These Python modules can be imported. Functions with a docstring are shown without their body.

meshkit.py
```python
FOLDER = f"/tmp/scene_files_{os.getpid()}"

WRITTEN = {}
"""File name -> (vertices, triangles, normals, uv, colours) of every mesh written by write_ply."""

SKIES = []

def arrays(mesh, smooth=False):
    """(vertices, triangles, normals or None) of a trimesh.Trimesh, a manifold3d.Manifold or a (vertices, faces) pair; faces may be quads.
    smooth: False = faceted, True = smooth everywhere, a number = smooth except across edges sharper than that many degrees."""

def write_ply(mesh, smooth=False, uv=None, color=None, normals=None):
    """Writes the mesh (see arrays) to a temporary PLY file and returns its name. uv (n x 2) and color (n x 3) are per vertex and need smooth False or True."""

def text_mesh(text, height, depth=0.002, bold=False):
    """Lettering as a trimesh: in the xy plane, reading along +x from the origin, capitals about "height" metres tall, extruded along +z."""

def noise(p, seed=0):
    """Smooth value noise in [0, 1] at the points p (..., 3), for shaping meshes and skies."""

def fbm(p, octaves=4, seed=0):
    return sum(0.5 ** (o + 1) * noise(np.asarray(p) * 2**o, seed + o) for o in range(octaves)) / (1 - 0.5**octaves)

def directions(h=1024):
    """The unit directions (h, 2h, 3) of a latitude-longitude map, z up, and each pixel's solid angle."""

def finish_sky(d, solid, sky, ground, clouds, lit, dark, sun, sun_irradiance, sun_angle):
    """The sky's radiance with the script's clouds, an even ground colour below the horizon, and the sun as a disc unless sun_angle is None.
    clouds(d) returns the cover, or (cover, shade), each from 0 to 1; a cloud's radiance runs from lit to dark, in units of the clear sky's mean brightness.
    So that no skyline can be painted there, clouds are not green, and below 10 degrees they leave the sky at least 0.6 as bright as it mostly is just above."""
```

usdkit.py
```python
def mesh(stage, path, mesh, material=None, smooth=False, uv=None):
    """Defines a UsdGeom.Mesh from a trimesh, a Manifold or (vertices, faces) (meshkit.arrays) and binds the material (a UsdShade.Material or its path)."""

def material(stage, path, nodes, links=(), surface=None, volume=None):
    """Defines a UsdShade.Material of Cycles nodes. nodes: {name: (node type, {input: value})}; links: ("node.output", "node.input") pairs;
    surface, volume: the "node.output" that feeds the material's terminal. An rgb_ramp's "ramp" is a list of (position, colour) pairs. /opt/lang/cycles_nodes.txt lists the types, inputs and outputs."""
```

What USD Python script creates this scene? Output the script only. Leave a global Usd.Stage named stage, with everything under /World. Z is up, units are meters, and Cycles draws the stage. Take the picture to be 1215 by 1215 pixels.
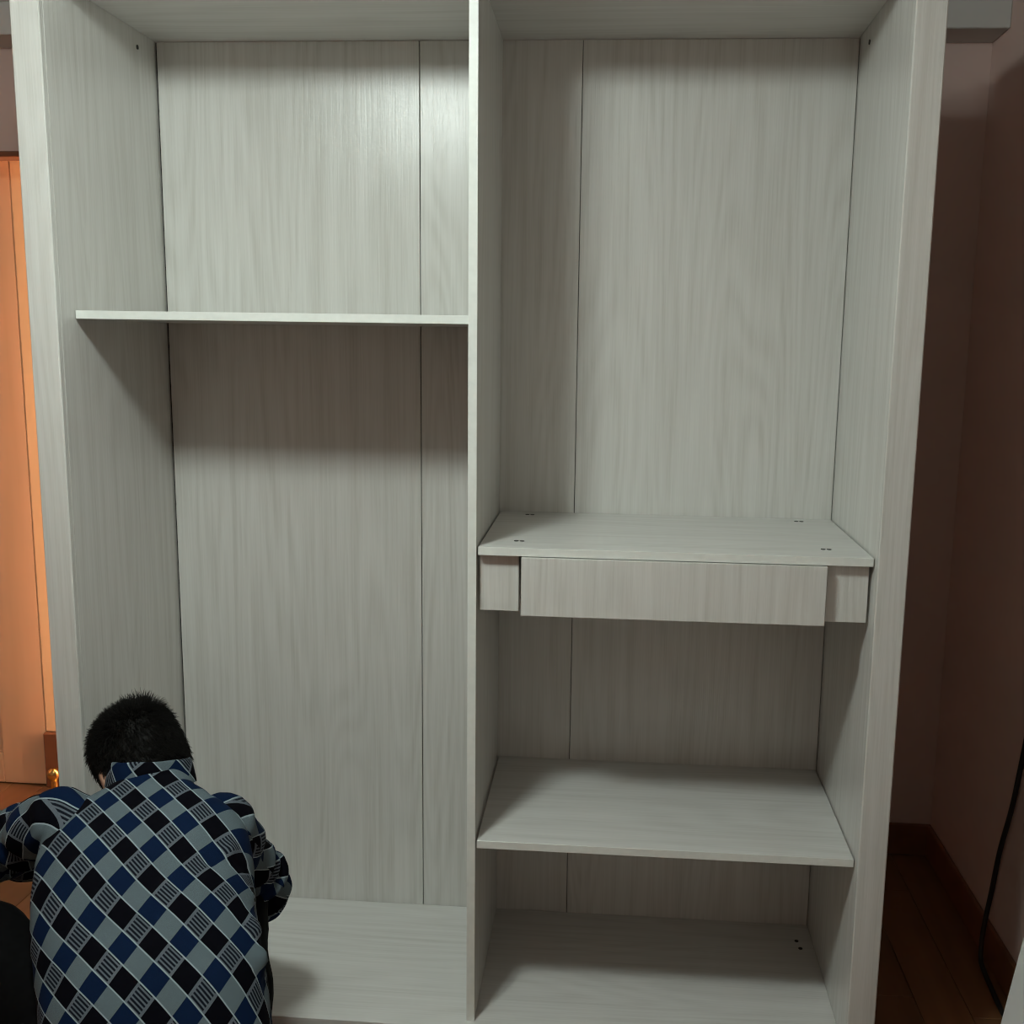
import math
import numpy as np
import trimesh
import usdkit
import meshkit
from pxr import Usd, UsdGeom, UsdLux, UsdShade, Gf, Sdf, Vt

stage = Usd.Stage.CreateInMemory()
UsdGeom.SetStageUpAxis(stage, UsdGeom.Tokens.z)
UsdGeom.SetStageMetersPerUnit(stage, 1.0)
UsdGeom.Xform.Define(stage, '/World')
UsdGeom.Scope.Define(stage, '/World/Looks')
RNG = np.random.default_rng(7)

# ------------------------------------------------------------------ camera, light, exposure
EXPOSURE = 0.0
LAMP_POS = (0.46, -1.055, 2.545)
LAMP_POWER = 108.0
LAMP_COLOR = (0.895, 1.0, 0.945)
WASH_POWER = 52.0  # unseen warm lamp that lights the orange door
WASH_COLOR = (1.0, 0.72, 0.48)
PX = 1215.0
CAM = dict(pos=(1.2247, -2.2651, 1.6451), yaw=-.0769, pitch=-.1696, roll=.0152, f=1291.373, px=41.137, py=21.1473)


def make_camera():
    cyw, syw = math.cos(CAM['yaw']), math.sin(CAM['yaw'])
    cp, sp = math.cos(CAM['pitch']), math.sin(CAM['pitch'])
    fw = np.array([syw * cp, cyw * cp, sp])
    r = np.array([cyw, -syw, 0.0])
    u = np.cross(r, fw)
    cr, sr = math.cos(CAM['roll']), math.sin(CAM['roll'])
    R, U = cr * r + sr * u, -sr * r + cr * u
    c = UsdGeom.Camera.Define(stage, '/World/camera')
    m = Gf.Matrix4d(*[float(x) for x in (*R, 0, *U, 0, *(-fw), 0, *CAM['pos'], 1)])
    c.AddTransformOp().Set(m)
    c.CreateHorizontalApertureAttr(36.0)
    c.CreateVerticalApertureAttr(36.0)
    c.CreateFocalLengthAttr(CAM['f'] / PX * 36.0)
    c.CreateHorizontalApertureOffsetAttr(-CAM['px'] / PX * 36.0)
    c.CreateVerticalApertureOffsetAttr(CAM['py'] / PX * 36.0)
    c.CreateClippingRangeAttr(Gf.Vec2f(0.05, 60.0))
    c.CreateExposureAttr(EXPOSURE)


make_camera()

# ------------------------------------------------------------------ helpers
used = {}


def numbered(path):
    n = used.get(path, 0)
    used[path] = n + 1
    return path if n == 0 else f'{path}_{n:03d}'


def obj(name, mesh, mat, parent=None, smooth=False, uv=None, label=None):
    """One Mesh prim. Mesh coordinates are world; a parent's translation is taken off."""
    base = str(parent.GetPath()) if parent is not None else '/World'
    p = numbered(base + '/' + name)
    off = origin.get(base)
    v, f = np.array(mesh.vertices, float), np.array(mesh.faces)
    if off is not None:
        v = v - off
        origin[p] = off
    m = usdkit.mesh(stage, p, trimesh.Trimesh(v, f, process=False), '/World/Looks/' + mat, smooth=smooth, uv=uv)
    pr = m.GetPrim()
    if label:
        pr.SetCustomDataByKey('label', label)
    return pr


origin = {}


def thing(name, loc, label=None, cat=None, group=None, kind=None):
    p = numbered('/World/' + name)
    x = UsdGeom.Xform.Define(stage, p)
    x.AddTranslateOp().Set(Gf.Vec3d(*[float(a) for a in loc]))
    origin[p] = np.array(loc, float)
    tag(x.GetPrim(), label, cat, group, kind)
    return x.GetPrim()


def tag(o, label=None, cat=None, group=None, kind=None):
    for k, v in (('label', label), ('category', cat), ('group', group), ('kind', kind)):
        if v:
            o.SetCustomDataByKey(k, v)
    return o


def cbox(lo, hi, c=0.0008):
    """A box with chamfered edges."""
    lo, hi = np.array(lo, float), np.array(hi, float)
    lo, hi = np.minimum(lo, hi), np.maximum(lo, hi)
    c = min(c, (hi - lo).min() * 0.3)
    pts = []
    for s in np.ndindex(2, 2, 2):
        corner = np.where(np.array(s) == 0, lo, hi)
        inward = np.where(np.array(s) == 0, 1.0, -1.0)
        for a in range(3):
            d = inward * c
            d[a] = 0
            pts.append(corner + d)
    h = trimesh.convex.convex_hull(np.array(pts))
    return h


def cat(*ms):
    return trimesh.util.concatenate(list(ms))


def cyl(p0, p1, r, n=20):
    return trimesh.creation.cylinder(radius=r, segment=[p0, p1], sections=n)


def spline(pts, n):
    """Catmull-Rom through pts, n samples in all."""
    P = np.asarray(pts, float)
    P = np.vstack([2 * P[0] - P[1], P, 2 * P[-1] - P[-2]])
    out = []
    for t in np.linspace(0, len(P) - 3 - 1e-9, n):
        i = int(t)
        u = t - i
        a, b, c, d = P[i:i + 4]
        out.append(0.5 * (2 * b + (c - a) * u + (2 * a - 5 * b + 4 * c - d) * u * u + (3 * b - a - 3 * c + d) * u ** 3))
    return np.array(out)


def tube(path, radii, sides=12, cap=True):
    """A tube along a path with a radius at each point."""
    p = np.asarray(path, float)
    r = np.broadcast_to(radii, (len(p),))
    t = np.gradient(p, axis=0)
    t /= np.linalg.norm(t, axis=1, keepdims=True)
    a = np.cross(t[0], [0.31, 0.17, 0.93])
    a /= np.linalg.norm(a)
    V = []
    ang = np.arange(sides) * 2 * np.pi / sides
    for k in range(len(p)):
        a = a - t[k] * (a @ t[k])
        a /= np.linalg.norm(a)
        b = np.cross(t[k], a)
        V.append(p[k] + r[k] * (np.cos(ang)[:, None] * a + np.sin(ang)[:, None] * b))
    V = np.vstack(V)
    F = []
    for k in range(len(p) - 1):
        for j in range(sides):
            q = [k * sides + j, k * sides + (j + 1) % sides, (k + 1) * sides + (j + 1) % sides, (k + 1) * sides + j]
            F += [[q[0], q[1], q[2]], [q[0], q[2], q[3]]]
    if cap:
        n = len(V)
        V = np.vstack([V, p[0], p[-1]])
        for j in range(sides):
            F.append([n, (j + 1) % sides, j])
            e = (len(p) - 1) * sides
            F.append([n + 1, e + j, e + (j + 1) % sides])
    return trimesh.Trimesh(V, np.array(F), process=False)


def mat(name, nodes, links=(), surface='p.BSDF'):
    usdkit.material(stage, '/World/Looks/' + name, nodes, links, surface=surface)


def plain(name, color, rough=0.5, spec=0.5, metallic=0.0, noise=0.0, scale=30.0, bump=0.0):
    nodes = {'p': ('principled_bsdf', {'base_color': color, 'roughness': rough, 'specular_ior_level': spec, 'metallic': metallic})}
    links = []
    if noise or bump:
        nodes['tc'] = ('geometry', {})
        nodes['n'] = ('noise_texture', {'scale': scale, 'detail': 4.0})
        links.append(('tc.position', 'n.vector'))
    if noise:
        c = np.array(color)
        nodes['r'] = ('rgb_ramp', {'ramp': [(0.3, tuple(c * (1 - noise))), (0.7, tuple(np.minimum(c * (1 + noise), 1)))]})
        links += [('n.fac', 'r.fac'), ('r.color', 'p.base_color')]
    if bump:
        nodes['b'] = ('bump', {'strength': 1.0, 'distance': bump})
        links += [('n.fac', 'b.height'), ('b.normal', 'p.normal')]
    mat(name, nodes, links)


# ------------------------------------------------------------------ materials
def oak(name, along, lo=(0.56, 0.55, 0.51), hi=(0.70, 0.695, 0.665), shift=0.0, rough=0.28):
    """Pale washed oak laminate; along = axis of the grain."""
    def sc(cross, grain):
        s = [cross] * 3
        s['xyz'.index(along)] = grain
        return tuple(s)
    nodes = {
        'g': ('geometry', {}),
        'm1': ('mapping', {'scale': sc(46, 0.9), 'location': (shift, shift * .7, shift * .3)}),
        'm2': ('mapping', {'scale': sc(250, 6), 'location': (shift, 0, shift)}),
        'm3': ('mapping', {'scale': sc(5.5, 0.55), 'location': (shift * .31, shift * .53, shift * .17)}),
        'n1': ('noise_texture', {'scale': 1.0, 'detail': 4.0, 'roughness': 0.6}),
        'n2': ('noise_texture', {'scale': 1.0, 'detail': 3.0, 'roughness': 0.6}),
        'n3': ('noise_texture', {'scale': 1.0, 'detail': 1.0, 'distortion': 0.4}),
        'k': ('math', {'math_type': 'multiply', 'value2': 95.0}),
        's': ('math', {'math_type': 'sine'}),
        's2': ('math', {'math_type': 'multiply', 'value2': 0.07}),
        'a': ('math', {'math_type': 'multiply', 'value2': 0.75}),
        'b': ('math', {'math_type': 'multiply_add', 'value2': 0.55}),
        'c': ('math', {'math_type': 'add'}),
        'r': ('rgb_ramp', {'ramp': [(0.38, lo), (0.62, tuple((np.array(lo) * .4 + np.array(hi) * .6))), (0.85, hi)]}),
        'bump': ('bump', {'strength': 0.5, 'distance': 0.0008}),
        'p': ('principled_bsdf', {'roughness': rough, 'specular_ior_level': 0.45}),
    }
    links = [('g.position', 'm1.vector'), ('g.position', 'm2.vector'), ('g.position', 'm3.vector'),
             ('m1.vector', 'n1.vector'), ('m2.vector', 'n2.vector'), ('m3.vector', 'n3.vector'),
             ('n3.fac', 'k.value1'), ('k.value', 's.value1'), ('s.value', 's2.value1'),
             ('n1.fac', 'a.value1'), ('n2.fac', 'b.value1'), ('a.value', 'b.value3'),
             ('b.value', 'c.value1'), ('s2.value', 'c.value2'), ('c.value', 'r.fac'), ('r.color', 'p.base_color'),
             ('n2.fac', 'bump.height'), ('bump.normal', 'p.normal')]
    mat(name, nodes, links)


oak('oak_upright', 'z')
oak('oak_upright_two', 'z', shift=3.7)
oak('oak_upright_three', 'z', shift=9.1)
oak('oak_shelf', 'x', lo=(0.57, 0.56, 0.53), hi=(0.69, 0.685, 0.66))
plain('edge_band', (0.78, 0.80, 0.76), 0.35, noise=0.03, scale=60)
plain('joint_dark', (0.03, 0.03, 0.027), 0.8)  # near-black paint standing in for shade behind the back joints
plain('dark_metal', (0.05, 0.05, 0.045), 0.4, metallic=0.6)
plain('wall_paint', (0.68, 0.525, 0.475), 0.75, 0.3, noise=0.03, scale=3.0, bump=0.0004)
plain('beam_paint', (0.62, 0.62, 0.60), 0.8, 0.3, noise=0.02, scale=4.0)
plain('ceiling_paint', (0.74, 0.75, 0.72), 0.8, 0.3, noise=0.02, scale=4.0)
plain('baseboard_wood', (0.20, 0.075, 0.035), 0.4, noise=0.12, scale=12)
plain('black_rubber', (0.012, 0.012, 0.012), 0.45)
plain('white_laminate', (0.68, 0.70, 0.70), 0.35, noise=0.02, scale=20)
plain('brass', (0.80, 0.52, 0.16), 0.22, metallic=1.0)
plain('lamp_frame', (0.8, 0.8, 0.8), 0.4)
plain('skin', (0.52, 0.30, 0.21), 0.5, 0.4, noise=0.06, scale=40)
plain('eye_white', (0.75, 0.73, 0.70), 0.2)
plain('black_cloth', (0.003, 0.003, 0.0033), 0.85, 0.06, noise=0.25, scale=60, bump=0.0006)
plain('shoe_leather', (0.018, 0.016, 0.015), 0.5, noise=0.2, scale=40)
plain('shoe_sole', (0.05, 0.045, 0.04), 0.8)
plain('hair_dark', (0.004, 0.0035, 0.003), 0.6, 0.1)
plain('shirt_button', (0.35, 0.37, 0.38), 0.3)
mat('lamp_glow', {'e': ('emission', {'color': LAMP_COLOR, 'strength': LAMP_POWER})}, surface='e.emission')
mat('unseen_lamp_glow', {'e': ('emission', {'color': WASH_COLOR, 'strength': WASH_POWER})}, surface='e.emission')


def door_wood(name, c0, c1, along='z'):
    s = [14.0] * 3
    s['xyz'.index(along)] = 1.0
    mat(name, {
        'g': ('geometry', {}), 'm': ('mapping', {'scale': tuple(s)}),
        'n': ('noise_texture', {'scale': 1.0, 'detail': 4.0, 'distortion': 0.3}),
        'r': ('rgb_ramp', {'ramp': [(0.3, c0), (0.7, c1)]}),
        'p': ('principled_bsdf', {'roughness': 0.38, 'specular_ior_level': 0.4})},
        [('g.position', 'm.vector'), ('m.vector', 'n.vector'), ('n.fac', 'r.fac'), ('r.color', 'p.base_color')])


door_wood('door_orange', (0.72, 0.41, 0.235), (0.78, 0.46, 0.27))
door_wood('door_casing', (0.78, 0.49, 0.27), (0.84, 0.54, 0.30))
for i, k in enumerate((0.85, 1.0, 1.15)):
    door_wood(f'floor_wood_{i}', (0.15 * k, 0.066 * k, 0.027 * k), (0.21 * k, 0.098 * k, 0.042 * k), 'y')


def shirt_material():
    """Diamond check from the cloth's own st coordinates (metres): black / striped bands beside navy / grey bands, pale line between."""
    # lattice of the check: u runs along a band (down-right on the back), v across the bands
    UU, VV, U0, V0 = (16.597, -16.718), (20.822, 15.390), 7.4986, -7.1708
    N, L = {}, []

    def m(name, op, a=None, b=None, c=None):
        d = {'math_type': op}
        for i, x in enumerate((a, b, c)):
            if x is None:
                continue
            if isinstance(x, str):
                L.append((x, f'{name}.value{i + 1}'))
            else:
                d[f'value{i + 1}'] = float(x)
        N[name] = ('math', d)
        return name + '.value'

    N['tc'] = ('texture_coordinate', {})
    N['xyz'] = ('separate_xyz', {})
    L.append(('tc.UV', 'xyz.vector'))
    # along e1 (down-right) and across e2 (up-right)
    u = m('u1', 'multiply_add', 'xyz.x', UU[0], m('u0', 'multiply_add', 'xyz.y', UU[1], m('uc', 'add', 0.0, U0)))
    v = m('v1', 'multiply_add', 'xyz.x', VV[0], m('v0', 'multiply_add', 'xyz.y', VV[1], m('vc', 'add', 0.0, V0)))
    fu, fv = m('fu', 'fraction', m('ua', 'add', u, 1000.0)), m('fv', 'fraction', m('va', 'add', v, 1000.0))
    hu = m('hu', 'fraction', m('ub', 'multiply', m('ua2', 'add', u, 1000.0), 0.5))
    hv = m('hv', 'fraction', m('vb', 'multiply', m('va2', 'add', v, 1000.0), 0.5))
    uodd, vodd = m('uodd', 'greater_than', hu, 0.5), m('vodd', 'greater_than', hv, 0.5)
    grey, navy, black, pale = (0.102, 0.134, 0.150), (0.0035, 0.011, 0.036), (0.0015, 0.0015, 0.0035), (0.26, 0.32, 0.345)
    # stripes in the striped cell
    st = m('st', 'greater_than', m('sf', 'fraction', m('sm', 'multiply', fv, 6.0)), 0.45)
    inside = m('in', 'multiply', m('i1', 'greater_than', fu, 0.13), m('i2', 'less_than', fu, 0.87))
    st = m('st2', 'multiply', st, inside)

    def mix(name, f, a, b):
        N[name] = ('mix', {'mix_type': 'mix', **({'color1': a} if not isinstance(a, str) else {}), **({'color2': b} if not isinstance(b, str) else {})})
        if isinstance(a, str):
            L.append((a, name + '.color1'))
        if isinstance(b, str):
            L.append((b, name + '.color2'))
        L.append((f, name + '.fac'))
        return name + '.color'

    striped = mix('striped', st, (0.10, 0.118, 0.14), (0.006, 0.008, 0.014))
    bandA = mix('bandA', uodd, black, striped)
    bandB = mix('bandB', uodd, grey, navy)
    c = mix('bands', vodd, bandA, bandB)
    # thin pale line along every band edge
    edge = m('edge', 'less_than', m('ef', 'absolute', m('eg', 'subtract', m('eh', 'fraction', m('ei', 'add', v, 1000.5)), 0.5)), 0.031)
    c = mix('lines', edge, c, pale)
    N['n'] = ('noise_texture', {'scale': 900.0, 'detail': 2.0})
    N['nb'] = ('bump', {'strength': 0.4, 'distance': 0.0006})
    N['g'] = ('geometry', {})
    L.append(('g.position', 'n.vector'))
    L.append(('n.fac', 'nb.height'))
    N['hv2'] = ('map_range', {'from_min': 0.3, 'from_max': 0.7, 'to_min': 0.8, 'to_max': 1.2})
    L.append(('n.fac', 'hv2.value'))
    N['h'] = ('hsv', {})
    L.append(('hv2.result', 'h.value'))
    L.append((c, 'h.color'))
    N['p'] = ('principled_bsdf', {'roughness': 0.85, 'specular_ior_level': 0.06})
    L += [('h.color', 'p.base_color'), ('nb.normal', 'p.normal')]
    mat('shirt_cloth', N, L)


shirt_material()

# ------------------------------------------------------------------ room shell
XW, YB, YF, XWL, ZC = 2.24, 1.19, -3.3, -2.0, 2.62
DX0, DX1, DZ = -1.75, -0.62, 2.205       # doorway in the back wall


def struct(name, mesh, m):
    return tag(obj(name, mesh, m), kind='structure')


# floor: planks running towards the back wall, each a piece
fl = thing('floor', (0, 0, 0), kind='structure')
obj('floor_base', cbox((XWL - .1, YF - .1, -0.06), (XW + .1, 1.62, -0.0125), 0.001), 'baseboard_wood', fl)
pw, pl = 0.126, 1.21
i = 0
xx = XW
while xx > XWL:
    x0 = max(xx - pw, XWL)
    yy = 1.5 - (i * 0.47 % 1.0) * pl + pl
    while yy > YF:
        y1, y0 = min(yy, 1.5 if x0 < DX1 and xx > DX0 and False else YB if not (x0 > DX0 and xx < DX1) else 1.5), max(yy - pl, YF)
        if y1 - y0 > 0.03:
            obj('plank', cbox((x0 + .0006, y0 + .0006, -0.012), (xx - .0006, y1 - .0006, 0.0), 0.0012), f'floor_wood_{int(RNG.integers(3))}', fl)
        yy -= pl
    xx -= pw
    i += 1

struct('wall_right', cbox((XW, YF, -.02), (XW + .12, YB + .12, ZC)), 'wall_paint')
struct('wall_left', cbox((XWL - .12, YF, -.02), (XWL, YB + .12, ZC)), 'wall_paint')
struct('wall_front', cbox((XWL - .12, YF - .12, -.02), (XW + .12, YF, ZC)), 'wall_paint')
TH = 0.07
struct('wall_back', cat(cbox((DX1, YB, -.02), (XW, YB + TH, ZC)), cbox((XWL, YB, -.02), (DX0, YB + TH, ZC)), cbox((DX0, YB, DZ), (DX1, YB + TH, ZC))), 'wall_paint')
struct('ceiling', cbox((XWL - .12, YF - .12, ZC), (XW + .12, YB + .5, ZC + .1)), 'ceiling_paint')
struct('trim_1', cbox((XWL, 1.035, 2.527), (XW, YB, ZC), .003), 'beam_paint').SetCustomDataByKey('label', 'pale grey ceiling beam along the back wall')
# baseboards
def baseboard(lo, hi, name):
    return struct(name, cbox(lo, hi, .004), 'baseboard_wood')
baseboard((DX1, YB - .014, 0), (XW, YB, .108), 'baseboard_back')
baseboard((XW - .014, YF, 0), (XW, YB - .014, .108), 'baseboard_right')
baseboard((XWL, YF, 0), (XWL + .014, YB, .108), 'baseboard_left')

# alcove behind the doorway, widened out of view for the lamp; wooden door at its back
YD = 1.40
struct('wall_alcove', cat(cbox((-.36, YB + TH, -.02), (-.29, YD + .12, ZC)), cbox((DX0 - .07, YB + TH, -.02), (DX0, YD + .12, ZC)),
                          cbox((DX0, YD + .07, -.02), (-.36, YD + .12, ZC)), cbox((-.79, YD + .0, 0.0), (-.36, YD + .07, ZC))), 'wall_paint')
door = thing('door_1', (-1.3, YD, 0), 'orange wooden panelled door in the doorway behind the left side of the wardrobe', kind='structure')
XC = -0.894
lx0, lx1 = -1.66, XC
stile = 0.172
leafs = []
obj('stile', cbox((lx1 - stile, YD, .004), (lx1 - .0004, YD + .045, 2.3), .003), 'door_orange', door)
obj('stile', cbox((lx0, YD, .004), (lx0 + .13, YD + .045, 2.3), .003), 'door_orange', door)
for z0, z1 in ((.004, .121), (1.02, 1.16), (2.1, 2.3)):
    obj('rail', cbox((lx0 + .13, YD, z0), (lx1 - stile, YD + .045, z1), .003), 'door_orange', door)
for z0, z1 in ((.121, 1.02), (1.16, 2.1)):
    obj('door_panel', cat(cbox((lx0 + .128, YD + .018, z0 - .002), (lx1 - stile + .002, YD + .03, z1 + .002)), cbox((lx0 + .155, YD + .006, z0 + .025), (lx1 - stile - .025, YD + .03, z1 - .025), .008)), 'door_orange', door)
obj('door_frame', cat(cbox((XC, YD - .0015, .21), (-.79, YD + .04, 2.4), .004), cbox((lx0 - .08, YD - .0015, .004), (lx0 - .002, YD + .04, 2.4), .004), cbox((lx0 - .08, YD - .0015, 2.3), (-.79, YD + .04, 2.4), .004)), 'door_casing', door)
obj('plinth_block', cbox((XC - .002, YD - .02, 0), (-.79, YD + .03, .21), .004), 'baseboard_wood', door)
obj('head_casing', cbox((DX0 + .001, YB - .012, DZ - .004), (DX1 - .001, YB + TH - .002, DZ + .014), .003), 'baseboard_wood', door)
hx = lx0 + .06
obj('door_handle', cat(cbox((hx - .02, YD - .006, .95), (hx + .02, YD, 1.15), .003), cyl((hx, YD - .05, 1.05), (hx, YD, 1.05), .009), tube(spline([(hx, YD - .05, 1.05), (hx + .05, YD - .052, 1.053), (hx + .12, YD - .045, 1.05)], 10), .009)), 'brass', door)
# brass door stop by the plinth
ds = thing('door_stop', (-.845, YD - .05, 0), 'small shiny brass door stop on the floor at the foot of the orange door', 'door stop')
prof = np.array([(0, 0), (.024, 0), (.025, .006), (.014, .012), (.012, .045), (.02, .055), (.024, .068), (.02, .082), (.010, .09), (0, .092)])
stop = trimesh.creation.revolve(prof, sections=24)
stop.apply_translation((-.845, YD - .05, 0))
obj('brass_post', stop, 'brass', ds, smooth=40)
# unseen warm lamp behind the wall beside the doorway, placed to light the door
WX, WY = -.43, YB + TH
wl = thing('unseen_wall_lamp', (WX, WY, 1.2), 'unseen slim warm lamp behind the wall beside the doorway, placed to light the orange door', 'lamp')
obj('unseen_lamp_housing', cat(cbox((WX - .06, WY, .15), (WX + .06, WY + .012, 2.25)), cbox((WX - .06, WY, .15), (WX - .052, WY + .03, 2.25)), cbox((WX + .052, WY, .15), (WX + .06, WY + .03, 2.25))), 'lamp_frame', wl)
obj('unseen_lamp_diffuser', cbox((WX - .05, WY + .012, .16), (WX + .05, WY + .034, 2.24), .006), 'unseen_lamp_glow', wl)

# ceiling lamp
lp = np.array(LAMP_POS)
cl = thing('ceiling_lamp', (lp[0], lp[1], ZC), 'glowing round white lamp on the ceiling in front of the wardrobe', 'lamp')
LR, LH = 0.15, 0.066
fr = trimesh.creation.revolve(np.array([(0, 0), (.105, 0), (.108, -.008), (.104, -.05), (.098, -.054), (0, -.054)])[::-1], sections=48)
fr.apply_translation((lp[0], lp[1], ZC))
obj('lamp_base', fr, 'lamp_frame', cl, smooth=40)
globe = trimesh.creation.icosphere(4, 1.0)
globe.apply_transform(np.diag([LR, LR, LH, 1]))
globe.apply_translation(lp)
obj('lamp_shade', globe, 'lamp_glow', cl, smooth=True)

# ------------------------------------------------------------------ wardrobe
XR, D0, D1 = 1.7425, 0.8766, 0.8955
YBK = 0.55
ZT, ZS, ZD, ZDB, Z2, Z0 = 2.3777, 1.7011, 1.2089, 1.0605, 0.5304, 0.08
RD = 0.0329
PT = 0.018
w = thing('wardrobe', (0.87, 0.28, 0), 'tall open pale washed oak wardrobe being assembled, with shelves and one wide drawer', 'wardrobe')


def panel(name, lo, hi, m, label=None, c=.0009):
    return obj(name, cbox(lo, hi, c), m, w, label=label)


ZTOP = ZT + .075  # sides and posts raised out of view to shade the back wall
panel('side_panel', (-PT, .018, 0), (-.0004, YBK + .009, ZTOP), 'oak_upright')
panel('side_panel', (XR + .0004, .018, 0), (XR + PT, YBK + .009, ZTOP), 'oak_upright_two')
panel('front_post', (-.0624, 0, 0), (0, .018, ZTOP), 'oak_upright_three', c=.0022)
panel('front_post', (XR, 0, 0), (XR + .0608, .018, ZTOP), 'oak_upright', c=.0022)
panel('post_return', (-.0624, .018, 0), (-.0444, .09, ZTOP), 'oak_upright_three')
panel('post_return', (XR + .0428, .018, 0), (XR + .0608, .09, ZTOP), 'oak_upright')
panel('added_shade_rail', (.0004, 0, ZT), (XR - .0004, .0175, ZTOP), 'oak_shelf')  # added out of view to keep lamp light off the back wall
panel('top_panel', (0, .018, ZT), (XR, YBK, ZT + PT), 'oak_shelf')
panel('bottom_panel', (0, .004, Z0 - PT), (XR, YBK - .0015, Z0), 'oak_shelf')
panel('plinth', (0, .035, 0), (XR, .05, Z0 - PT), 'oak_shelf')
# back boards with open joints between them
for (a, b), m in (((.0048, .6735), 'oak_upright'), ((.6757, 1.0785), 'oak_upright_three'), ((1.0802, XR - .0012), 'oak_upright_two')):
    panel('back_panel', (a, YBK, .05), (b, YBK + .009, ZT - .0012), m)


for xb in (0.004, 0.6745, 1.0795, XR - .004):  # added dark strips that stop light leaking through the joints
    panel('added_joint_strip', (xb - .022, YBK + .0094, .05), (xb + .022, YBK + .022, ZT), 'joint_dark')


def skewed(lo, hi, dx):
    m = cbox(lo, hi)
    v = np.array(m.vertices)
    v[:, 0] += dx * (v[:, 1] - lo[1]) / (hi[1] - lo[1])
    m.vertices = v
    return m


obj('divider', skewed((D0, RD, Z0), (D1, YBK - .001, ZT - .0005), -.013), 'oak_upright_two', w)
obj('edge_strip', cbox((D0, RD - .0012, Z0), (D1, RD, ZT - .001), .0004), 'edge_band', w)
# hanging compartment shelf
obj('shelf', skewed((.002, .0768, ZS - PT), (D0 - .001, YBK - .001, ZS), 0), 'oak_shelf', w)
obj('edge_strip', cbox((.002, .0757, ZS - PT), (D0 - .001, .0768, ZS), .0004), 'edge_band', w)


def right_shelf(z, name='shelf', gap=.004):
    v = cbox((D1 + gap, RD, z - PT), (XR - .0025, YBK - .001, z))
    a = np.array(v.vertices)
    left = a[:, 0] < 1.2
    a[left, 0] += -.013 * (a[left, 1] - RD) / (YBK - RD)
    v.vertices = a
    obj(name, v, 'oak_shelf', w)
    obj('edge_strip', cbox((D1 + gap, RD - .0011, z - PT), (XR - .0025, RD, z), .0004), 'edge_band', w)


right_shelf(ZD, 'desk_top')
right_shelf(Z2)
# drawer between two fixed fascia pieces
FY = RD + .020
panel('fascia', (D1 + .005, FY, ZDB + .003), (.9868, FY + .016, ZD - PT - .0008), 'oak_upright_three')
panel('fascia', (1.649, FY, ZDB + .003), (XR - .006, FY + .016, ZD - PT - .0008), 'oak_upright')
for xa, xb in ((.9640, .9790), (1.649, 1.665)):
    panel('drawer_support', (xa, FY + .016, ZDB + .003), (xb, YBK - .03, ZD - PT), 'oak_upright_two')
dr = obj('drawer', cat(cbox((1.004, FY + .002, ZDB + .012), (1.018, .50, ZD - PT - .03)), cbox((1.624, FY + .002, ZDB + .012), (1.638, .50, ZD - PT - .03)),
                       cbox((1.018, .486, ZDB + .012), (1.624, .50, ZD - PT - .03)), cbox((1.018, FY + .002, ZDB + .012), (1.624, .486, ZDB + .02))), 'oak_shelf', w)
obj('drawer_front', cbox((.9942, RD - .007, ZDB - .0005), (1.6445, RD + .010, ZD - PT - .0016), .0008), 'oak_upright_two', dr)


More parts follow.
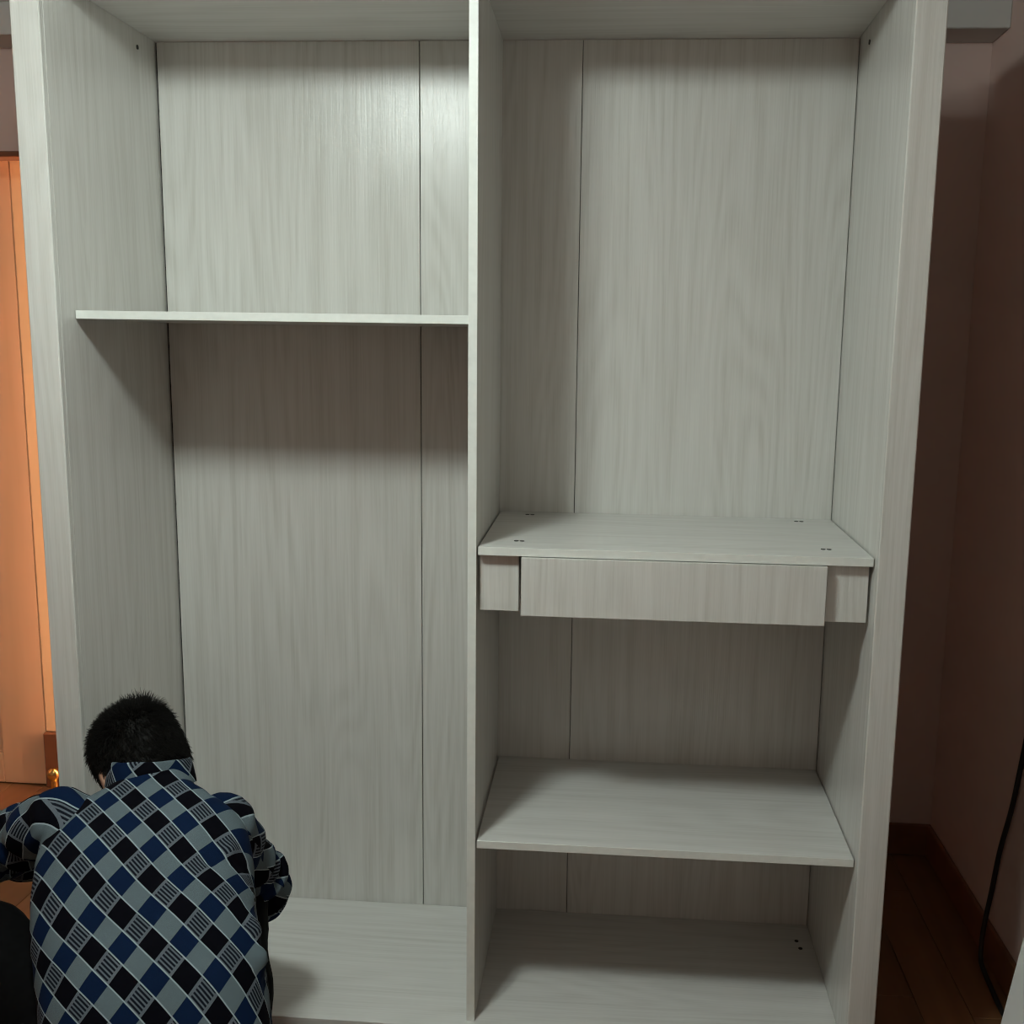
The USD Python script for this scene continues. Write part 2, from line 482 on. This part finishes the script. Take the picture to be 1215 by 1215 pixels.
# cam fittings and pilot holes
def fitting(x, y, z, axis='z', r=.0052, dx=.0065):
    n = {'z': (0, 0, 1), 'x': (1, 0, 0), 'y': (0, 1, 0)}[axis]
    n = np.array(n, float)
    ms = []
    for s in (-1, 1):
        p = np.array([x, y, z], float)
        p['xyz'.index('x' if axis == 'z' else 'z')] += s * dx
        ms.append(cyl(p - n * .003, p + n * .0012, r, 14))
    obj('cam_fitting', cat(*ms), 'dark_metal', w)


for x, y in ((.968, .497), (.980, .116), (1.653, .505), (1.656, .122)):
    fitting(x, y, ZD)


def hole(x, y, z, axis):
    n = np.array({'z': (0, 0, 1), 'x': (1, 0, 0), 'y': (0, 1, 0)}[axis], float)
    p = np.array([x, y, z])
    obj('screw_head', cyl(p - n * .002, p + n * .0012, .0055, 14), 'dark_metal', w)


hole(1.701, .464, Z0, 'z')
hole(1.706, .428, Z0, 'z')
hole(0, .451, 2.3397, 'x')
hole(XR, .432, 2.337, 'x')

# ------------------------------------------------------------------ things at the right
cable_pts = [(XW - .012, .30, 1.12), (XW - .010, .38, .85), (XW - .008, .445, .604), (XW - .010, .475, .477), (XW - .008, .536, .331), (XW - .009, .569, .193), (XW - .022, .566, .085), (XW - .030, .545, .02), (XW - .035, .50, .007), (XW - .045, .36, .006), (2.185, .18, .006), (2.14, -.1, .006), (2.08, -.5, .006)]
tag(obj('power_cable', tube(spline(cable_pts, 110), 0.0067, 10), 'black_rubber', smooth=True), 'thick black cable hanging down the right wall onto the floor', 'cable')
# pale board leaning against the right wall
bd = thing('loose_panel', (1.92, -.5, 0), 'pale white board leaning against the right wall in front of the black cable', 'board')
T0, T1 = np.array([1.9075, 0.0]), np.array([2.205, 1.98])
dirv = (T1 - T0) / np.linalg.norm(T1 - T0)
nrm = np.array([dirv[1], -dirv[0]])
ye0, ye1 = -.85, -.30
poly = []
for yv in (ye0, ye1):
    for a, b in ((0, 0), (0, .018), (1, 0), (1, .018)):
        q = T0 + (T1 - T0) * a + nrm * b
        poly.append((q[0], yv, max(q[1], 0) + .0006))
obj('board', trimesh.convex.convex_hull(np.array(poly)), 'white_laminate', bd)
poly = []
for yv in (ye1, ye1 + .0012):
    for a, b in ((0, 0), (0, .018), (1, 0), (1, .018)):
        q = T0 + (T1 - T0) * a + nrm * b
        poly.append((q[0], yv, max(q[1], 0) + .0006))
obj('edge_strip', trimesh.convex.convex_hull(np.array(poly)), 'edge_band', bd)

# ------------------------------------------------------------------ the worker
class Field:
    """A signed distance grid, filled bone by bone; surface nets give the mesh."""

    def __init__(s, lo, hi, h):
        s.lo, s.h = np.array(lo, float), h
        s.n = np.ceil((np.array(hi, float) - s.lo) / h).astype(int) + 1
        s.d = np.full(s.n, 1.0, np.float32)

    def part(s, lo, hi):
        a = np.clip(np.floor((np.array(lo) - s.lo) / s.h).astype(int), 0, s.n)
        b = np.clip(np.ceil((np.array(hi) - s.lo) / s.h).astype(int) + 1, 0, s.n)
        sl = tuple(slice(x, y) for x, y in zip(a, b))
        g = [s.lo[k] + s.h * np.arange(a[k], b[k]) for k in range(3)]
        return sl, np.stack(np.meshgrid(*g, indexing='ij'), -1)

    def add(s, dist, lo, hi, k=0.012, sub=False):
        sl, P = s.part(np.array(lo) - .05, np.array(hi) + .05)
        d, e = s.d[sl], dist(P).astype(np.float32)
        if sub:
            d, e = -d, e
        h = np.maximum(k - np.abs(d - e), 0) / k
        r = np.minimum(d, e) - h * h * k * .25
        s.d[sl] = -r if sub else r

    def bone(s, a, b, ra, rb=None, k=0.012):
        a, b = np.array(a, float), np.array(b, float)
        rb = ra if rb is None else rb

        def dist(P):
            ab = b - a
            t = np.clip(((P - a) @ ab) / (ab @ ab + 1e-12), 0, 1)
            return np.linalg.norm(P - a - t[..., None] * ab, axis=-1) - (ra + (rb - ra) * t)
        m = max(ra, rb)
        s.add(dist, np.minimum(a, b) - m, np.maximum(a, b) + m, k)

    def chain(s, pts, rad, k=0.012):
        for i in range(len(pts) - 1):
            s.bone(pts[i], pts[i + 1], rad[i], rad[i + 1], k)

    def ball(s, c, M, r, k=0.012, sub=False):
        """Ellipsoid with axes M (rows) and radii r."""
        c, r = np.array(c, float), np.array(r, float)
        q = lambda P: (np.linalg.norm(((P - c) @ M.T) / r, axis=-1) - 1) * r.min()
        s.add(q, c - r.max(), c + r.max(), k, sub)

    def mesh(s, keep_largest=True):
        d = s.d
        ins = d < 0
        nx, ny, nz = d.shape
        corner = [(i, j, k) for i in (0, 1) for j in (0, 1) for k in (0, 1)]
        cnt = sum(ins[i:nx - 1 + i, j:ny - 1 + j, k:nz - 1 + k].astype(np.int8) for i, j, k in corner)
        act = (cnt > 0) & (cnt < 8)
        idx = np.full(act.shape, -1, np.int64)
        cells = np.argwhere(act)
        idx[act] = np.arange(len(cells))
        acc, num = np.zeros((len(cells), 3)), np.zeros(len(cells))
        val = {c: d[cells[:, 0] + c[0], cells[:, 1] + c[1], cells[:, 2] + c[2]] for c in corner}
        for c in corner:
            for ax in range(3):
                if c[ax]:
                    continue
                e = list(c)
                e[ax] = 1
                a, b = val[c], val[tuple(e)]
                x = (a < 0) != (b < 0)
                t = np.where(x, a / np.where(x, a - b, 1), 0)
                p = np.zeros((len(cells), 3)) + np.array(c)
                p[:, ax] += t
                acc[x] += p[x]
                num[x] += 1
        V = s.lo + s.h * (cells + acc / num[:, None])
        F = []
        for ax in range(3):
            o = [k for k in range(3) if k != ax]
            a = [slice(1, -1)] * 3
            a[ax] = slice(0, -1)
            b = [slice(1, -1)] * 3
            b[ax] = slice(1, None)
            A, B = ins[tuple(a)], ins[tuple(b)]
            e = np.argwhere(A != B)
            if not len(e):
                continue
            flip = A[tuple(e.T)]
            e = e + 1
            e[:, ax] -= 1
            q = []
            for da, db in ((0, 0), (1, 0), (1, 1), (0, 1)):
                c = e.copy()
                c[:, o[0]] -= 1 - da
                c[:, o[1]] -= 1 - db
                q.append(idx[tuple(c.T)])
            q = np.stack(q, 1)
            if ax == 1:
                flip = ~flip
            q[~flip] = q[~flip][:, ::-1]
            F += [q[:, [0, 1, 2]], q[:, [0, 2, 3]]]
        return trimesh.Trimesh(V, np.vstack(F), process=False)


def smooth_mesh(m, n=6):
    trimesh.smoothing.filter_taubin(m, lamb=0.5, nu=0.52, iterations=n)
    return m


def unit(v):
    v = np.array(v, float)
    return v / np.linalg.norm(v)


A = lambda *x: np.array(x, float)
# joints
J = dict(pelvis=A(.405, -.49, .25), chest=A(.30, -.33, .56), neck=A(.243, -.190, .70),
         shL=A(.085, -.265, .668), shR=A(.402, -.205, .645), elL=A(-.155, -.15, .535), wrL=A(-.150, .055, .405),
         elR=A(.412, -.01, .392), wrR=A(.30, .11, .27), hipL=A(.31, -.49, .235), hipR=A(.468, -.44, .235),
         knL=A(-.048, -.33, .437), knR=A(.378, -.12, .41), anL=A(-.015, -.45, .085), anR=A(.425, -.31, .085))
# head frame: bent forward, turned to the worker's left
HC = A(.180, -.095, .724)
yaw, pit, rol = math.radians(50), math.radians(42), math.radians(4)
hz = A(-math.sin(yaw), math.cos(yaw), 0)
HF = math.cos(pit) * hz - math.sin(pit) * A(0, 0, 1)
HU = math.sin(pit) * hz + math.cos(pit) * A(0, 0, 1)
HR = np.cross(HF, HU)
HR, HU = math.cos(rol) * HR + math.sin(rol) * HU, -math.sin(rol) * HR + math.cos(rol) * HU
HM = np.array([HR, HF, HU])
hp = lambda x, y, z: HC + A(x, y, z) @ HM

worker = thing('person', (.25, -.3, 0), 'person with short black hair and blue-grey diamond-checked shirt crouching before the wardrobe', 'person')

bf = Field((-.32, -.68, .0), (.66, .36, .98), 0.005)
bf.chain([J['pelvis'], A(.36, -.42, .40), J['chest'], A(.27, -.25, .65)], [.095, .080, .085, .070], .04)
bf.bone(J['chest'], J['shL'], .07, .048, .04)
bf.bone(J['chest'], J['shR'], .07, .048, .04)
bf.chain([A(.268, -.245, .665), J['neck'], hp(0, -.035, -.06)], [.048, .050, .054], .02)
for s in 'LR':
    bf.chain([J['sh' + s], J['el' + s], J['wr' + s]], [.047, .037, .026], .02)
    bf.chain([J['hip' + s], J['kn' + s], J['an' + s]], [.078, .052, .036], .03)
# head
bf.ball(hp(0, -.012, .028), HM, (.075, .096, .086), .02)
bf.ball(hp(0, .030, -.040), HM, (.058, .064, .078), .03)
bf.ball(hp(0, .062, -.098), HM, (.026, .022, .018), .02)
bf.bone(hp(-.035, .078, .012), hp(.035, .078, .012), .011, .011, .015)
bf.bone(hp(0, .088, .004), hp(0, .106, -.030), .008, .012, .012)
bf.ball(hp(-.012, .098, -.034), HM, (.008, .009, .007), .008)
bf.ball(hp(.012, .098, -.034), HM, (.008, .009, .007), .008)
bf.bone(hp(-.020, .085, -.064), hp(.020, .085, -.064), .006, .006, .006)
bf.bone(hp(-.017, .084, -.074), hp(.017, .084, -.074), .007, .007, .005)
for s in (-1, 1):
    bf.ball(hp(s * .031, .092, -.004), HM, (.015, .012, .011), .01, sub=True)
    bf.ball(hp(s * .085, -.008, -.014), HM, (.012, .021, .033), .006)
    bf.ball(hp(s * .096, .002, -.012), HM, (.006, .010, .017), .006, sub=True)


def hand(f, wrist, fwd, palmn, side, curls, scale=1.0):
    """fwd: towards the fingers; palmn: out of the palm; side: +1 puts the thumb on cross(fwd, palmn)."""
    fwd = unit(fwd)
    palmn = unit(palmn - fwd * (palmn @ fwd))
    th = np.cross(fwd, palmn) * side
    P = lambda a, b, c: wrist + (fwd * a + th * b + palmn * c) * scale
    tips = []
    for i, (b, ln) in enumerate(((.030, .072), (.010, .080), (-.010, .074), (-.029, .058))):
        base = P(.088 - abs(i - 1.2) * .004, b, 0)
        f.bone(P(.005, b * .55, 0), base, .0135, .0105, .012)
        p, ang, q = base, 0.0, base
        r = (.0095, .0085, .0078, .0065)
        for j, frac in enumerate((.45, .31, .24)):
            ang += curls[j] * (1 + .08 * i)
            q = p + (fwd * math.cos(ang) + palmn * math.sin(ang) + th * b * .9) * ln * frac * scale
            f.bone(p, q, r[j], r[j + 1], .004)
            p = q
        tips.append(q)
    t0, t1 = P(.018, .022, .006), P(.048, .050, .016)
    t2, t3 = P(.074, .062, .026), P(.094, .064, .036)
    f.chain([t0, t1, t2, t3], [.015, .012, .0105, .008], .006)
    return tips


hand(bf, J['wrL'], A(.10, .20, -.06), A(1, -.45, -.2), -1, (.18, .30, .2))
hand(bf, J['wrR'], A(-.32, .40, -.86), A(-.2, .75, -.3), 1, (.25, .45, .3))
body = smooth_mesh(bf.mesh(), 3)
obj('body', body, 'skin', worker, smooth=True)
for s in (-1, 1):
    e = trimesh.creation.icosphere(3, .0115)
    ec = hp(s * .031, .0765, -.005)
    e.apply_translation(ec)
    eo = obj('eye', e, 'eye_white', worker, smooth=True)
    look = unit(HF + .25 * (A(0, 0, -1) @ HU) * HU)
    ir = trimesh.creation.icosphere(3, .0062)
    ir.apply_translation(ec + look * .0066)
    obj('iris', ir, 'hair_dark', eo, smooth=True)
    lid = lambda x, z: hp(s * .031 + x, .0865 - abs(x) * .35, z)
    lt = tube(spline([lid(-.013, -.004), lid(-.006, .0025), lid(.006, .0025), lid(.013, -.004)], 12), .0030, 8)
    obj('eyelid', lt, 'skin', worker, smooth=True)
    bt = tube(spline([hp(s * .014, .089, .012), hp(s * .030, .091, .017), hp(s * .046, .083, .012)], 12), np.concatenate([np.linspace(.002, .0036, 6), np.linspace(.0036, .0012, 6)]), 8)
    obj('eyebrow', bt, 'hair_dark', worker, smooth=True)


# ---- shirt: lofted torso, sleeves and collar with cloth coordinates
def loft(rings, stv=None):
    """rings (k, n, 3), closed around; the seam column is doubled. Returns mesh and st."""
    rings = np.asarray(rings)
    K, n = rings.shape[:2]
    R = np.concatenate([rings, rings[:, :1]], 1)
    V = R.reshape(-1, 3)
    F = []
    for k in range(K - 1):
        a = k * (n + 1) + np.arange(n)
        b = a + n + 1
        F += [np.stack([a, a + 1, b + 1], 1), np.stack([a, b + 1, b], 1)]
    F = np.vstack(F)
    return V, F


def catmull_rows(rows, n):
    return spline(rows, n)


def torso():
    # B: point on the middle of the back; a: half width; b: half depth; e: squareness; lx: centre shift
    rows = [
        # Bx, By, Bz, a, b, e
        (.432, -.690, .160, .188, .135, 2.2),
        (.430, -.685, .250, .203, .140, 2.2),
        (.418, -.655, .350, .207, .138, 2.25),
        (.391, -.590, .465, .204, .135, 2.35),
        (.352, -.515, .560, .203, .130, 2.4),
        (.312, -.435, .640, .206, .122, 2.5),
        (.285, -.360, .697, .207, .108, 2.5),
        (.268, -.302, .727, .196, .092, 2.4),
        (.258, -.262, .742, .166, .076, 2.25),
        (.252, -.232, .752, .126, .066, 2.1),
        (.247, -.210, .761, .090, .061, 2.0),
        (.244, -.196, .771, .072, .058, 2.0),
    ]
    S = catmull_rows(rows, 90)
    B = S[:, :3]
    T = np.gradient(B, axis=0)
    T /= np.linalg.norm(T, axis=1, keepdims=True)
    t = np.concatenate([[0], np.cumsum(np.linalg.norm(np.diff(B, axis=0), axis=1))])
    n = 160
    th = np.linspace(0, 2 * np.pi, n, endpoint=False)      # 0 = front, pi = middle of the back
    rings, st = [], []
    lat0 = unit(A(.985, .17, .03))
    for k in range(len(S)):
        X = unit(lat0 - T[k] * (lat0 @ T[k]))
        N = np.cross(X, T[k])                    # towards the back surface
        if N[1] > 0:
            N = -N
        a, b, e = S[k, 3:6]
        ph = th - np.pi
        c, s = np.cos(ph), np.sin(ph)
        x = a * np.sign(s) * np.abs(s) ** (2 / e)
        y = b * np.sign(c) * np.abs(c) ** (2 / e)
        C = B[k] - N * b
        # front stays fuller than the back
        ring = C + x[:, None] * X + np.where(y > 0, y, y * 1.15)[:, None] * N
        rings.append(ring)
    rings = np.array(rings)
    R = np.concatenate([rings, rings[:, :1]], 1)
    seg = np.linalg.norm(np.diff(R, axis=1), axis=2)
    arc = np.concatenate([np.zeros((len(R), 1)), np.cumsum(seg, 1)], 1)
    mid = arc[:, n // 2][:, None]
    su = arc - mid
    st = np.stack([su, np.broadcast_to(t[:, None], su.shape)], -1)
    # over the shoulders the cloth lies flat: blend to a flat lay there
    q = np.linspace(0, len(rows) - 1, len(S))
    k0 = int(np.argmin(np.abs(q - 5.6)))
    X0 = unit(lat0 - T[k0] * (lat0 @ T[k0]))
    T0 = unit(T[k0] + T[k0 + 8])
    flat = np.stack([(R - B[k0]) @ X0, t[k0] + (R - B[k0]) @ T0], -1)
    wq = np.clip((q - 4.2) / 1.8, 0, 1)
    wq = (wq * wq * (3 - 2 * wq))[:, None, None]
    st = st * (1 - wq) + flat * wq
    V, F = loft(rings)
    return V, F, st.reshape(-1, 2), len(S), n


def displace(V, F, amp, freq, seed, extra=None):
    m = trimesh.Trimesh(V, F, process=False)
    _, _, nrm = meshkit.arrays(m, True)
    d = (meshkit.fbm(V * freq, 3, seed) - .5) * 2 * amp
    if extra is not None:
        d = d + extra(V)
    return V + nrm * d[:, None]


def fold(V, p, q, width, depth):
    """A crease along the segment p-q."""
    p, q = np.array(p), np.array(q)
    t = np.clip(((V - p) @ (q - p)) / ((q - p) @ (q - p)), 0, 1)
    r = np.linalg.norm(V - p - t[:, None] * (q - p), axis=1)
    return depth * np.exp(-(r / width) ** 2) * np.sin(np.pi * np.clip(t, .02, .98)) ** .5


V, F, st, K, n = torso()
TV, TST = V, st


def torso_folds(V):
    d = fold(V, (.50, -.30, .60), (.43, -.37, .66), .013, -.014) + fold(V, (.52, -.34, .56), (.45, -.36, .62), .012, .012)
    d += fold(V, (.56, -.42, .47), (.50, -.47, .52), .012, .013) + fold(V, (.57, -.43, .44), (.50, -.50, .46), .012, -.010)
    for q, rr, am in (((.535, -.395, .535), .022, .020), ((.552, -.425, .500), .020, .022), ((.462, -.322, .658), .015, .010)):
        d += am * np.exp(-(np.linalg.norm(V - np.array(q), axis=1) / rr) ** 2)
    d += fold(V, (.06, -.30, .60), (.14, -.38, .66), .014, -.010)
    d += fold(V, (.10, -.40, .50), (.16, -.48, .52), .016, .008)
    return d


V = displace(V, F, .006, 9.0, 3, torso_folds)
shirt = obj('shirt', trimesh.Trimesh(V, F, process=False), 'shirt_cloth', worker, smooth=True, uv=st)


def sleeve(path, rad, seed, amp, roll=0.0, flat=None):
    P = spline(path, 80)
    R = np.interp(np.linspace(0, 1, 80), np.linspace(0, 1, len(rad)), rad)
    T = np.gradient(P, axis=0)
    T /= np.linalg.norm(T, axis=1, keepdims=True)
    n = 64
    ang = np.arange(n) * 2 * np.pi / n + roll
    a = unit(np.cross(T[0], A(0, 0, 1)))
    rings = []
    for k in range(80):
        a = unit(a - T[k] * (a @ T[k]))
        b = np.cross(T[k], a)
        rings.append(P[k] + R[k] * (np.cos(ang)[:, None] * a + np.sin(ang)[:, None] * b))
    rings = np.array(rings)
    t = np.concatenate([[0], np.cumsum(np.linalg.norm(np.diff(P, axis=0), axis=1))])
    s = np.linspace(0, 1, n + 1) * 2 * np.pi * .062
    st = np.stack([np.broadcast_to(s, (80, n + 1)), np.broadcast_to(t[:, None], (80, n + 1))], -1).reshape(-1, 2)
    V, F = loft(rings)

    def wr(V):
        tt = np.repeat(np.linspace(0, 1, 80), n + 1)
        w = np.exp(-((tt - .52) / .16) ** 2)
        q = meshkit.noise(V * 16, seed + 5)
        return w * .010 * np.sin(tt * 95 + 5 * q) * (.4 + q) + .004 * np.sin(tt * 60 + 6 * q)
    V = displace(V, F, amp, 14.0, seed, wr)
    # cloth thickness at the cuff: close both ends
    return V, F, st


sl = {}
for s, extra in (('L', [.066, .070, .068, .064, .062, .056, .048, .042]), ('R', [.064, .068, .066, .064, .064, .058, .048, .040])):
    sh, el, wr = J['sh' + s], J['el' + s], J['wr' + s]
    inn = sh + unit(J['chest'] - sh) * .05
    path = [inn, sh, sh + (el - sh) * .5, el - unit(el - sh) * .03 + unit(el - wr) * .012, el + (wr - el) * .25, wr + (wr - el) * .02]
    V, F, st = sleeve(path, extra, 11 if s == 'L' else 23, .006)
    sp = obj('sleeve', trimesh.Trimesh(V, F, process=False), 'shirt_cloth', shirt, smooth=True, uv=st)

# collar: a stand with a fold turned down over it
cc0 = A(.226, -.150, .733)
cc1 = cc0 + unit(A(-.06, .26, .95)) * .05
ax = unit(cc1 - cc0)
X = unit(A(.95, .30, 0) - ax * (A(.95, .30, 0) @ ax))
Y = np.cross(ax, X)
n = 96
th = np.arange(n) * 2 * np.pi / n
rings, hs = [], []
prof = [(.066, -.030), (.064, .000), (.065, .020), (.0672, .0275), (.0705, .030), (.0740, .027), (.0785, .012), (.0825, -.006), (.085, -.020)]
prof = spline(np.array([(r, h, 0) for r, h in prof]), 28)[:, :2]
arcl = np.concatenate([[0], np.cumsum(np.linalg.norm(np.diff(prof, axis=0), axis=1))])
for r, h in prof:
    rr = r * (1 + .03 * np.cos(2 * th)) * (1 + .02 * np.sin(3 * th + 1))
    rings.append(cc0 + ax * h + rr[:, None] * (np.cos(th)[:, None] * X * 1.06 + np.sin(th)[:, None] * Y * .94))
rings = np.array(rings)
V, F = loft(rings)
st = np.stack([np.broadcast_to(np.linspace(0, 1, n + 1) * 2 * np.pi * .07, (len(prof), n + 1)), np.broadcast_to(-arcl[:, None], (len(prof), n + 1))], -1).reshape(-1, 2)
V = displace(V, F, .004, 18, 31)
obj('collar', trimesh.Trimesh(V, F, process=False), 'shirt_cloth', shirt, smooth=True, uv=st)

# ---- trousers, shoes
tf = Field((-.30, -.72, .03), (.68, .10, .60), 0.007)
tf.bone(J['hipL'], J['hipR'], .105, .105, .05)
tf.bone((J['hipL'] + J['hipR']) / 2, A(.39, -.46, .36), .115, .105, .05)
for s in 'LR':
    h, k, a = J['hip' + s], J['kn' + s], J['an' + s]
    tf.chain([h, h + (k - h) * .5, k, k + (a - k) * .35, a + (k - a) * .05], [.100, .090, .072, .070, .058], .03)
m = smooth_mesh(tf.mesh(), 4)
v = np.array(m.vertices)
v = displace(v, m.faces, .006, 16, 41)
obj('trousers', trimesh.Trimesh(v, m.faces, process=False), 'black_cloth', worker, smooth=True)
for s, toe in (('L', A(-.32, .95, 0)), ('R', A(-.12, .99, 0))):
    a = J['an' + s]
    f = unit(toe)
    sd = A(f[1], -f[0], 0)
    sf = Field((a[0] - .25, a[1] - .25, -.01), (a[0] + .25, a[1] + .30, .16), .005)
    heel, ball_, toe_ = A(a[0], a[1], .052) - f * .035, A(a[0], a[1], .045) + f * .125, A(a[0], a[1], .040) + f * .175
    sf.bone(heel, A(a[0], a[1], .062) + f * .05, .036, .036, .02)
    sf.bone(A(a[0], a[1], .062) + f * .05, ball_, .036, .036, .02)
    sf.bone(ball_ + sd * .012, toe_, .034, .028, .02)
    sf.bone(ball_ - sd * .012, toe_, .034, .028, .02)
    sf.bone(A(a[0], a[1], .05), A(a[0], a[1], .105), .042, .044, .03)
    sh = smooth_mesh(sf.mesh(), 3)
    vv = np.array(sh.vertices)
    vv[:, 2] = np.maximum(vv[:, 2], .014)
    so = obj('shoe', trimesh.Trimesh(vv, sh.faces, process=False), 'shoe_leather', worker, smooth=True)
    pts = np.array(vv[(vv[:, 2] < .03)][:, :2])
    from shapely.geometry import MultiPoint
    hull = MultiPoint(pts).convex_hull.buffer(.003)
    sole = trimesh.creation.extrude_polygon(hull, .017, engine='earcut')
    obj('sole', sole, 'shoe_sole', so)

# ---- hair: a close cap with short strands over it
hf = Field(HC - .16, HC + .16, .004)
hf.ball(hp(0, -.014, .030), HM, (.089, .109, .098), .02)
hf.ball(hp(0, -.045, -.02), HM, (.074, .066, .066), .03)
hc = hf.mesh()
v = np.array(hc.vertices)
L = (v - HC) @ HM.T                                    # local x right, y face, z up


def hairline(L):
    """Height of the lower edge of the hair at each place round the head."""
    y = L[:, 1]
    return np.interp(y, [-.12, -.075, -.040, -.022, .012, .028, .05, .075, .11], [-.088, -.084, -.062, .012, -.005, -.030, .045, .070, .078])


vv = v.copy()
low = L[:, 2] < hairline(L)
cent = hp(0, -.01, .0)
vv[low] = cent + (v[low] - cent) * .80                # below the hairline the cap dives under the skin
nz = meshkit.fbm(v * 60, 2, 77)
vv[~low] += (v[~low] - cent) * ((nz[~low] - .5) * .10)[:, None]
hairm = trimesh.Trimesh(vv, hc.faces, process=False)
hairm = smooth_mesh(hairm, 2)
hair = obj('hair', hairm, 'hair_dark', worker, smooth=True, label='short black hair, spiky on top')
# strands
_, _, nrm = meshkit.arrays(trimesh.Trimesh(v, hc.faces, process=False), True)
cand = np.where((L[:, 2] > hairline(L) + .004))[0]
rg = np.random.default_rng(5)
NS = 9000
ids = rg.choice(cand, NS)
roots = v[ids] + rg.normal(0, .002, (NS, 3))
ln = nrm[ids]
loc = L[ids]
up = np.clip((loc[:, 2] - .03) / .08, 0, 1)
crown = np.exp(-((loc[:, 0] - .035) / .035) ** 2) * np.clip((loc[:, 2] - .05) / .06, 0, 1)
length = .010 + .012 * up + .026 * crown * rg.random(NS)
flow = -HU[None] * (1 - up)[:, None] * .9 + HF[None] * (up * .5)[:, None] + HR[None] * .15
dirn = ln * (.35 + .75 * up)[:, None] + flow + rg.normal(0, .22, (NS, 3))
dirn /= np.linalg.norm(dirn, axis=1, keepdims=True)
p0 = roots - ln * .006
p1 = roots + dirn * (length * .5)[:, None]
p2 = roots + (dirn + flow * .35) * (length)[:, None]
pts = np.stack([p0, p1, p2], 1).reshape(-1, 3) - origin['/World/person']
cpath = str(hair.GetPath()) + '/hair_strands'
cv = UsdGeom.BasisCurves.Define(stage, cpath)
cv.CreateTypeAttr('linear')
cv.CreatePointsAttr(Vt.Vec3fArray.FromNumpy(pts.astype(np.float32)))
cv.CreateCurveVertexCountsAttr(Vt.IntArray.FromNumpy(np.full(NS, 3, np.int32)))
cv.CreateWidthsAttr(Vt.FloatArray.FromNumpy(np.tile(np.array([.0013, .0011, .0004], np.float32), NS)))
cv.SetWidthsInterpolation('vertex')
UsdShade.MaterialBindingAPI.Apply(cv.GetPrim()).Bind(UsdShade.Material.Get(stage, '/World/Looks/hair_dark'))
cv.GetPrim().SetCustomDataByKey('kind', 'stuff')
